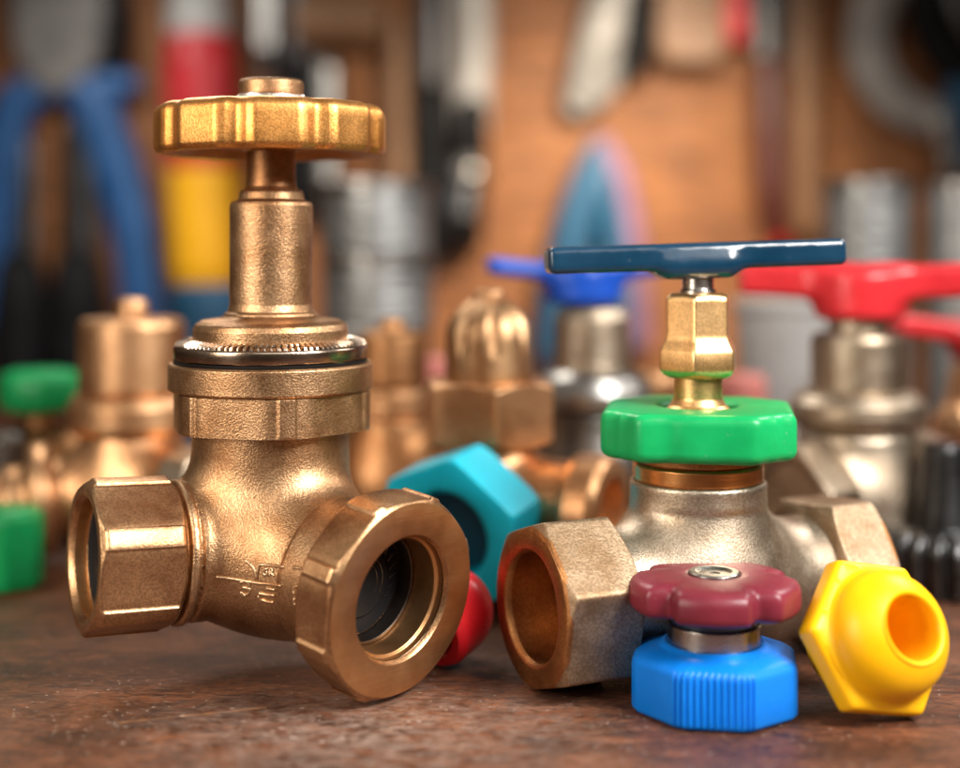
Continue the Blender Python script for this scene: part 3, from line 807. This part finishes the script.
def valve_red():
    D = 3.6; X = xx(858, D); zp = lambda py: zz(py, D)
    t = thing('lever_valve', 'nickel coloured valve with big red two armed handle, behind the yellow cap', 'valve', (X, D, 0))
    obj('stem', lathe([(0, zp(338)), (.075, zp(338)), (.075, zp(310)), (0, zp(310))], 64, .004), 'nickel', t)
    obj('bonnet', lathe([(0, zp(396)), (.122, zp(396)), (.119, zp(388)), (.119, zp(340)), (.113, zp(334)), (.08, zp(332)), (0, zp(332))], 96, .006), 'nickel', t)
    obj('flange', lathe([(0, zp(432)), (.13, zp(432)), (.162, zp(424)), (.174, zp(414)), (.172, zp(402)), (.152, zp(392)), (.118, zp(388)), (0, zp(388))], 96, .01), 'nickel', t)
    O = np.array((0, 0, .20)); d = vdir(-.80, -.60, .03)
    def body(p):
        f = smin(s_cyl(p, (0, 0, 0), (0, 0, 1), .1, zp(430), .15), s_sph(p, (0, 0, .18), .175), .06)
        return smin(f, s_cyl(p, O, d, -.3, .26, .115), .05)
    obj('valve_body', nets(body, (-.36, -.32, -.01), (.36, .32, zp(424)), .012), 'nickel', t, sharp=0)
    arm_nut(t, O, d, .17, .12, .135, .142, .10, 'nickel', 15, 'nickel nut pointing front left')
    arm_nut(t, O, -d, .22, .10, .135, .142, .10, 'nickel', 15, 'nickel nut pointing away to the right')
    h = wing_handle(.305, .115, .128, .043, .068, .012, math.radians(-16))
    obj('lever_handle', tr(h, Matrix.Translation((.005, 0, zp(319)))), 'red_enamel', t, label='red enamelled two armed handle', sharp=0)
valve_red()

def valve_red_far():
    D = 4.15; X = xx(985, D); zp = lambda py: zz(py, D)
    t = thing('lever_valve', 'brass valve with lower red handle, cut by the right edge of the photo', 'valve', (X, D, 0))
    obj('bonnet', lathe([(0, zp(420)), (.125, zp(420)), (.120, zp(410)), (.10, zp(375)), (.08, zp(358)), (.05, zp(352)), (0, zp(352))], 64, .006), 'brass', t)
    obj('flange', lathe([(0, zp(445)), (.15, zp(445)), (.16, zp(438)), (.16, zp(424)), (.15, zp(417)), (0, zp(417))], 64, .006), 'brass', t)
    O = np.array((0, 0, .18)); d = vdir(-.75, -.66, 0)
    def body(p):
        f = smin(s_cyl(p, (0, 0, 0), (0, 0, 1), .1, zp(443), .13), s_sph(p, (0, 0, .165), .162), .05)
        return smin(f, s_cyl(p, O, d, -.28, .2, .10), .05)
    obj('valve_body', nets(body, (-.3, -.3, -.01), (.3, .3, zp(440)), .014), 'bronze_dark', t, sharp=0)
    h = wing_handle(.295, .10, .10, .030, .06, .04, math.radians(10))
    obj('lever_handle', tr(h, Matrix.Translation((0, 0, zp(360)))), 'red_enamel', t, sharp=0)
    # brass knob on the side
    m = frame((-.105, -.10, zp(418)), vdir(-.6, -.78, .1))
    obj('side_plug', tr(lathe([(0, 0), (.045, 0), (.062, .02), (.062, .05), (.04, .075), (0, .08)], 48, .01), m), 'brass', t)
valve_red_far()

def valve_green_far():
    D = 4.1; X = xx(40, D); zp = lambda py: zz(py, D)
    t = thing('bronze_valve', 'dark bronze valve under a green round handwheel, at far left behind', 'valve', (X, D, 0))
    n = 160; th = np.linspace(0, 2*math.pi, n, endpoint=False); R = .116-.006*(.5+.5*np.cos(th*8))
    z0, z1 = zp(411), zp(370); rings = [[(1e-4*math.cos(a), 1e-4*math.sin(a), z0) for a in th]]
    for d, z in [(.03, z0), (.012, z0+.006), (.002, z0+.025), (0, z0+.05), (0, z1-.05), (.003, z1-.022), (.014, z1-.005), (.03, z1), (.1, z1+.002)]:
        rings.append([((R[j]-d)*math.cos(th[j]), (R[j]-d)*math.sin(th[j]), z) for j in range(n)])
    obj('handwheel', loft(rings, cap1=True), 'green', t, sharp=0)
    obj('stem', lathe([(0, zp(440)), (.05, zp(440)), (.045, zp(412)), (0, zp(412))], 48, .004), 'bronze_dark', t)
    O = np.array((0, 0, .18)); d = vdir(.95, -.3, 0)
    def body(p):
        f = smin(s_cyl(p, (0, 0, 0), (0, 0, 1), .1, zp(436), .12, .02), s_sph(p, (0, 0, .165), .162), .05)
        return smin(f, s_cyl(p, O, d, -.28, .28, .09), .05)
    obj('valve_body', nets(body, (-.34, -.26, -.01), (.34, .26, zp(430)), .014), 'bronze_dark', t, sharp=0)
valve_green_far()

def black_fitting():
    D = 3.42; X = xx(944, D); zp = lambda py: zz(py, D)
    t = thing('gear_fitting', 'black steel tapered fitting with ribbed drum base, standing at the right edge', 'fitting', (X, D, 0))
    n = 288; th = np.linspace(0, 2*math.pi, n, endpoint=False); rings = []
    rib = np.clip(np.sin(th*18)*1.8, -1, 1)
    for r, z, a in [(1e-4, .002, 0), (.135, .002, 0), (.14, .008, .006), (.142, .05, .009), (.142, zp(548), .009), (.136, zp(538), .009), (.120, zp(530), .006), (.095, zp(526), 0), (1e-4, zp(526), 0)]:
        rr = r+a*rib; rings.append([(rr[j]*math.cos(th[j]), rr[j]*math.sin(th[j]), z) for j in range(n)])
    obj('ribbed_drum', loft(rings), 'black_metal', t, sharp=40)
    obj('taper', lathe([(0, zp(532)), (.088, zp(532)), (.080, zp(524)), (.068, zp(500)), (.058, zp(475)), (.051, zp(450)), (.046, zp(443)), (0, zp(441))], 72, .004), 'black_metal', t)
black_fitting()

def lid_tin(name, label, X, D, r, z0, h, cat='tin'):
    t = thing(name, label, cat, (X, D, z0))
    b = [(0, .0), (r*.96, 0), (r, .012)]
    z = .03
    while z < h-.09:
        b += [(r, z), (r*.975, z+.014), (r, z+.028)]; z += .075
    b += [(r, h-.05), (r*.985, h-.045), (0, h-.045)]
    obj('tin_body', lathe(b, 80, .004), 'tin', t)
    obj('lid', lathe([(0, h-.047), (r*1.02, h-.047), (r*1.03, h-.04), (r*1.03, h-.006), (r*1.0, h), (r*.93, h), (r*.92, h-.012), (0, h-.014)], 80, .004), 'chrome', t)
    return t
D = 5.2; hh = zz(182, D)/4
for i, lb in enumerate(('ribbed grey tin at the bottom of the stack, behind the copper valve', 'ribbed grey tin second from the bottom of the stack',
                        'ribbed grey tin second from the top of the stack, level with the bronze barrel', 'topmost grey tin of the stack behind the bronze handwheel')):
    lid_tin('metal_tin', lb, xx(376, D)+(.004, -.01, .006, 0)[i], D, .205, i*hh+.0005*i, hh-.002)['group'] = 'stacked grey tins'
D = 5.3
lid_tin('metal_tin', 'tall grey tin behind the red handle, left of a brighter one', xx(868, D), D, .165, 0, zz(180, D))
lid_tin('metal_tin', 'tall grey tin behind the red handle, nearest the right edge', xx(948, D)+.02, D-.1, .13, 0, zz(182, D-.1))

def cup():
    D = 4.7; X = xx(782, D); H = zz(300, D)
    o = obj('plastic_cup', lathe([(0, .002), (.12, .002), (.155, H-.04), (.166, H-.03), (.166, H), (.155, H), (.145, H-.04), (.11, .02), (0, .02)], 80, .004), 'white', None)
    o.location = (X, D, 0); tag(o, 'pale grey plastic cup standing behind the brass gland nut', 'cup')
cup()
def small_cap(px, top, D, r, mat, label):
    H = zz(top, D)
    o = obj('pipe_fitting', lathe([(0, .001), (r*1.25, .001), (r*1.25, H*.3), (r, H*.34), (r, H-.02), (r*.85, H), (0, H)], 56, .008), mat, None)
    o.location = (xx(px, D), D, 0); tag(o, label, 'fitting')
small_cap(437, 357, 4.5, .05, 'pink', 'small pink upright fitting between the copper valve and the fluted cap')
small_cap(652, 372, 4.4, .085, 'brass', 'short copper coloured upright fitting left of the brass gland nut')
small_cap(742, 374, 4.4, .075, 'pink', 'short salmon upright fitting right of the brass gland nut')
small_cap(6, 432, 3.9, .05, 'grey_iron', 'narrow grey iron fitting at the left edge above the green cap')
def teal_pot():
    D = 5.6; H = zz(285, D)
    o = obj('pot', lathe([(0, .001), (.14, .001), (.165, .03), (.17, H-.06), (.155, H-.02), (.12, H), (0, H)], 64, .01), 'teal', None)
    o.location = (xx(210, D), D, 0); tag(o, 'teal lidded pot below the yellow screwdriver handle', 'pot')
teal_pot()

# ------------------------------------------------------------------ tools on the wall
W = 7.42
def wp(px, py, dy=0): return at(px, py, W+dy)
def tool(name, label, cat, px, py, dy=0):
    p = wp(px, py, dy); t = thing(name, label, cat, p); return t, (lambda a, b, e=0: wp(a, b, dy+e)-p)

def blue_pliers():
    t, q = tool('pliers', 'big pliers with grey jaws and curved blue grips, hanging at far left', 'pliers', 62, 90)
    P = [(18, -30), (104, -34), (112, 20), (100, 66), (72, 96), (40, 92), (20, 60), (12, 10)]
    obj('jaws', plate([(v.x, v.z) for v in (q(a, b) for a, b in P)], -.09, .09, .05), 'tool_grey', t, sharp=30)
    obj('grip', sweep([q(66, 84), q(92, 100), q(118, 170), q(134, 240), q(142, 312), q(144, 345)], [.09, .125, .125, .115, .11, .10], flat=.7), 'tool_blue', t)
    obj('grip', sweep([q(130, 84), q(104, 86), q(84, 96)], [.06, .08, .10], flat=.7), 'tool_blue', t)
    obj('grip', sweep([q(44, 88), q(14, 106), q(2, 170), q(-8, 240), q(-14, 320)], [.09, .12, .12, .11, .10], flat=.7), 'tool_blue', t)
blue_pliers()
def black_tool(px, top, bot, w, label, name='file_tool', mat='black'):
    t, q = tool(name, label, 'hand tool', px, (top+bot)/2)
    obj('handle', sweep([q(px, top+(bot-top)*.45), q(px, (top+bot)*.5+(bot-top)*.2), q(px, bot)], [w*.85, w*1.1, w*.9]), mat, t)
    obj('blade', sweep([q(px, top), q(px, top+(bot-top)*.5)], [w*.55, w*.6], flat=.4), 'black_metal', t)
black_tool(20, 150, 420, .15, 'black handled tool added to darken the wall below the left blue grip')  # black tools put in and widened to darken the left wall
black_tool(78, 130, 440, .15, 'black handled tool added to darken the wall between the two blue grips')
black_tool(116, -60, 60, .08, 'short black handled tool added to darken the wall above the right blue grip')

def screwdriver():
    t, q = tool('screwdriver', 'large screwdriver with red and yellow handle and pale collar, hanging behind the bronze handwheel', 'screwdriver', 202, 160)
    m = frame((0, 0, 0), (q(204, 290)-q(196, 0)).normalized())
    def z(py): return (py-160)*W/F
    obj('collar', tr(lathe([(0, z(-60)), (.10, z(-60)), (.15, z(-20)), (.165, z(36)), (0, z(36))], 64, .01), m), 'white', t)
    obj('grip', tr(lathe([(0, z(36)), (.165, z(36)), (.185, z(60)), (.185, z(168)), (0, z(168))], 64, .012), m), 'tool_red', t, label='red upper part of the handle')
    obj('grip', tr(lathe([(0, z(168.5)), (.178, z(168.5)), (.172, z(270)), (.14, z(292)), (0, z(296))], 64, .012), m), 'tool_yellow', t, label='yellow lower part of the handle')
screwdriver()

def socket(px, top, bot, r, mat, label, name='socket_bar', cap='chrome'):
    t, q = tool(name, label, 'hand tool', px, (top+bot)/2)
    a, b = q(px, bot).z, q(px, top).z
    obj('shank', lathe([(0, a), (r*.85, a), (r, a+.04), (r, b-.04), (r*.85, b), (0, b)], 40, .01), mat, t)
    obj('tip', lathe([(0, a-.12), (r*.55, a-.12), (r*.62, a-.05), (r*.6, a+.01), (0, a+.01)], 32, .01), cap, t)
socket(266, -40, 56, .085, 'chrome', 'bright chrome socket hanging above the bronze cap nut', cap='black_metal')
socket(327, 62, 196, .080, 'chrome', 'pale steel bar hanging right of the bronze handwheel', cap='black_metal')
def hammer(px, py, w, h, label, hx, hbot, hm='handle_wood', head='handle_wood'):
    t, q = tool('hammer', label, 'hammer', px, py)
    a, b, c_, d = q(px-w, py-h), q(px+w, py-h), q(px+w, py+h), q(px-w, py+h)
    obj('hammer_head', tr(lathe([(0, a.x), (.13, a.x), (.145, a.x*.8), (.145, b.x*.8), (.13, b.x), (0, b.x)], 48, .015), frame((0, 0, 0), (1, 0, 0))), head, t)
    obj('handle', sweep([q(hx, py), q(hx+2, (py+hbot)/2), q(hx+3, hbot)], [.055, .06, .07]), hm, t)
hammer(340, 22, 44, 24, 'wooden mallet with beige head, hanging right above the bronze handwheel', 396, 210, 'handle_wood')
black_tool(298, -30, 200, .11, 'dark handled tool hanging behind the bronze cap nut')
black_tool(430, -40, 265, .095, 'long dark tool hanging left of the chrome ratchet')
def ratchet():
    t, q = tool('ratchet', 'chrome ratchet with black grip and round end, hanging right of the handwheel', 'ratchet', 472, 80)
    obj('shank', sweep([q(470, -40), q(471, 60), q(471, 128)], [.115, .115, .10], flat=.6), 'tool_light', t)
    obj('grip', sweep([q(471, 110), q(471, 160)], [.09, .09]), 'black', t)
    v, f = lathe([(0, -.12), (.08, -.10), (.125, 0), (.08, .10), (0, .12)], 40, .05)
    obj('ball_end', tr((v, f), Matrix.Translation(q(469, 174))), 'chrome', t)
    obj('hanging_loop', sweep([q(468, 185), q(462, 215), q(468, 240)], [.10, .12, .08]), 'black_metal', t)
ratchet()
def wrench():
    t, q = tool('wrench', 'grey adjustable wrench with dark jaw, hanging at top centre of the wall', 'wrench', 600, 40)
    obj('handle', sweep([q(625, -50), q(604, 30), q(580, 100)], [.12, .13, .09], flat=.5), 'tool_light', t)
    obj('jaw', plate([(v.x, v.z) for v in (q(a, b) for a, b in ((576, 40), (618, 34), (622, 80), (606, 106), (588, 112), (566, 96)))], -.06, .06, .03), 'tool_grey', t, sharp=30)
    obj('grip', sweep([q(648, -40), q(640, 20), q(634, 66)], [.09, .10, .08]), 'black', t)
wrench()
def brush():
    t, q = tool('wood_brush', 'brown wooden block brush hanging at the top, right of the grey wrench', 'brush', 690, 25)
    obj('block', plate([(v.x, v.z) for v in (q(a, b) for a, b in ((656, -40), (722, -40), (724, 50), (716, 66), (664, 66), (655, 50)))], -.10, .10, .04), 'handle_wood', t, sharp=30)
    obj('bristles', plate([(v.x, v.z) for v in (q(a, b) for a, b in ((720, -40), (746, -40), (746, 44), (722, 44)))], -.08, .08, .03), 'tool_red', t, sharp=30)
brush()
def chisel():
    t, q = tool('chisel', 'dark red handled chisel with black shank, hanging beside a pale wooden stick', 'chisel', 772, 120)
    obj('handle', sweep([q(768, 70), q(770, 130), q(772, 190), q(778, 228)], [.09, .105, .10, .075]), 'dark_wood', t)
    obj('shank', sweep([q(766, -60), q(768, 80)], [.085, .085], flat=.5), 'black_metal', t)
    obj('ferrule', sweep([q(778, 222), q(780, 244)], [.055, .05]), 'tool_red', t)
chisel()
t_, q_ = tool('wooden_stick', 'pale round wooden stick hanging between the red chisel and the chrome clamp', 'stick', 805, 90)
obj('handle', sweep([q_(803, -60), q_(804, 100), q_(806, 226)], [.085, .085, .09]), 'handle_wood', t_)
obj('tip', sweep([q_(794, -60), q_(795, 70)], [.05, .05]), 'chrome', t_)
def clamp():
    t, q = tool('clamp', 'curved chrome hook clamp hanging at the top right of the wall', 'clamp', 890, 50)
    obj('curved_arm', sweep([q(908, -40), q(880, -6), q(868, 36), q(876, 76), q(904, 108), q(938, 122)], [.10, .12, .12, .12, .11, .10], flat=.6), 'tool_light', t)
    obj('screw', sweep([q(938, 122), q(946, 150), q(950, 176)], [.08, .07, .06]), 'chrome', t)
clamp()
def hose():
    t, q = tool('hose_coil', 'black coil of hose with dark teal end, hanging at the top right corner', 'hose', 960, 40, .02)
    obj('coil', sweep([q(920, -40), q(926, 20), q(946, 60), q(985, 80), q(1020, 60)], [.10, .10, .10, .10, .10]), 'black', t)
    obj('coil', sweep([q(956, -40), q(958, 6), q(975, 36), q(1010, 50)], [.09, .09, .09, .09]), 'black_metal', t)
    obj('end_piece', sweep([q(962, 88), q(958, 120), q(956, 160)], [.10, .11, .09]), 'teal', t)
hose()
def teal_pliers():
    t, q = tool('pliers', 'teal gripped pliers with lilac edge, hanging behind the two blue handles', 'pliers', 598, 260, -.1)
    obj('grip', sweep([q(596, 150), q(582, 200), q(566, 270), q(556, 350)], [.06, .10, .12, .11], flat=.7), 'teal', t)
    obj('grip', sweep([q(596, 150), q(606, 190), q(618, 260), q(622, 340)], [.05, .075, .08, .08], flat=.7), 'teal', t)
    obj('grip_edge', sweep([q(604, 146), q(620, 180), q(632, 240), q(640, 340)], [.055, .065, .065, .065], flat=.7), 'lilac', t)
teal_pliers()

# ------------------------------------------------------------------ light and camera
w = bpy.data.worlds.new("World"); sc.world = w; w.use_nodes = True
nt = w.node_tree; bg = nt.nodes['Background']
tc = nt.nodes.new('ShaderNodeTexCoord'); sp = nt.nodes.new('ShaderNodeSeparateXYZ'); rp = nt.nodes.new('ShaderNodeValToRGB')
nt.links.new(tc.outputs['Generated'], sp.inputs[0])
mr = nt.nodes.new('ShaderNodeMapRange'); mr.inputs['From Min'].default_value = -1
nt.links.new(sp.outputs['Z'], mr.inputs['Value']); nt.links.new(mr.outputs[0], rp.inputs[0])
e = rp.color_ramp.elements
e[0].position = .35; e[0].color = (.05, .028, .016, 1)
e[1].position = 1.0; e[1].color = (.55, .52, .48, 1)
k = e.new(.52); k.color = (.17, .125, .09, 1)
nz = nt.nodes.new('ShaderNodeTexNoise'); nz.inputs['Scale'].default_value = 2.2; nz.inputs['Detail'].default_value = 3
nt.links.new(tc.outputs['Generated'], nz.inputs['Vector'])
r2 = nt.nodes.new('ShaderNodeValToRGB'); r2.color_ramp.elements[0].position = .36; r2.color_ramp.elements[0].color = (.35, .33, .31, 1)
r2.color_ramp.elements[1].position = .68; r2.color_ramp.elements[1].color = (1.9, 1.8, 1.7, 1)
nt.links.new(nz.outputs['Fac'], r2.inputs[0])
mx = nt.nodes.new('ShaderNodeMixRGB'); mx.blend_type = 'MULTIPLY'; mx.inputs[0].default_value = 1
nt.links.new(rp.outputs[0], mx.inputs[1]); nt.links.new(r2.outputs[0], mx.inputs[2]); nt.links.new(mx.outputs[0], bg.inputs[0])
bg.inputs[1].default_value = 0.42

def area(name, loc, to, sx, sy, power, col):
    l = bpy.data.lights.new(name, 'AREA'); l.shape = 'RECTANGLE'; l.size = sx; l.size_y = sy; l.energy = power; l.color = col
    o = bpy.data.objects.new(name, l); C.objects.link(o); o.location = loc
    o.rotation_euler = (Vector(to)-Vector(loc)).to_track_quat('-Z', 'Y').to_euler()
    return o
area('key_lamp', (2.2, .9, 2.7), (0, 2.8, .3), 1.5, 1.5, 110, (1, .965, .92)).data.spread = math.radians(110)
area('left_lamp', (-2.5, .7, 1.6), (-.2, 2.8, .4), 1.3, 2.0, 31, (1, .90, .78)).data.spread = math.radians(95)
area('front_lamp', (.2, -.5, 2.7), (0, 2.8, .3), 2.6, 1.3, 18, (1, .95, .9))
area('back_lamp', (-1.2, 5.2, 3.1), (-.1, 3.0, .3), 1.4, 1.0, 50, (1, .93, .84))
wlp = area('wall_lamp', (1.0, 5.3, 2.35), (.62, 7.5, .80), .5, .4, 36, (1, .84, .64)); wlp.data.spread = math.radians(75)
lw = area('left_wall_fill', (-2.2, 5.6, 2.6), (-1.4, 7.4, .75), .6, .6, 11, (1, .95, .88)); lw.data.spread = math.radians(80)  # unseen fill added to brighten the tools at left
area('right_back_lamp', (2.6, 4.2, 2.6), (.9, 3.6, .4), .9, .9, 46, (1, .95, .9))

cd = bpy.data.cameras.new('camera'); co = bpy.data.objects.new('camera', cd); C.objects.link(co)
co.location = (0, 0, HC); co.rotation_euler = (math.radians(90), 0, 0)
cd.sensor_width = 36; cd.lens = F/960*36; cd.shift_y = -(384-HOR)/960
cd.clip_start = .05; cd.clip_end = 60
cd.dof.use_dof = True; cd.dof.focus_distance = 2.61; cd.dof.aperture_fstop = (cd.lens/1000)/.099
cd.dof.aperture_blades = 0
sc.camera = co
sc.render.resolution_x = 1024; sc.render.resolution_y = 819
sc.render.engine = 'CYCLES'
sc.view_settings.view_transform = 'Standard'; sc.view_settings.look = 'None'
sc.view_settings.exposure = 0; sc.view_settings.gamma = 1
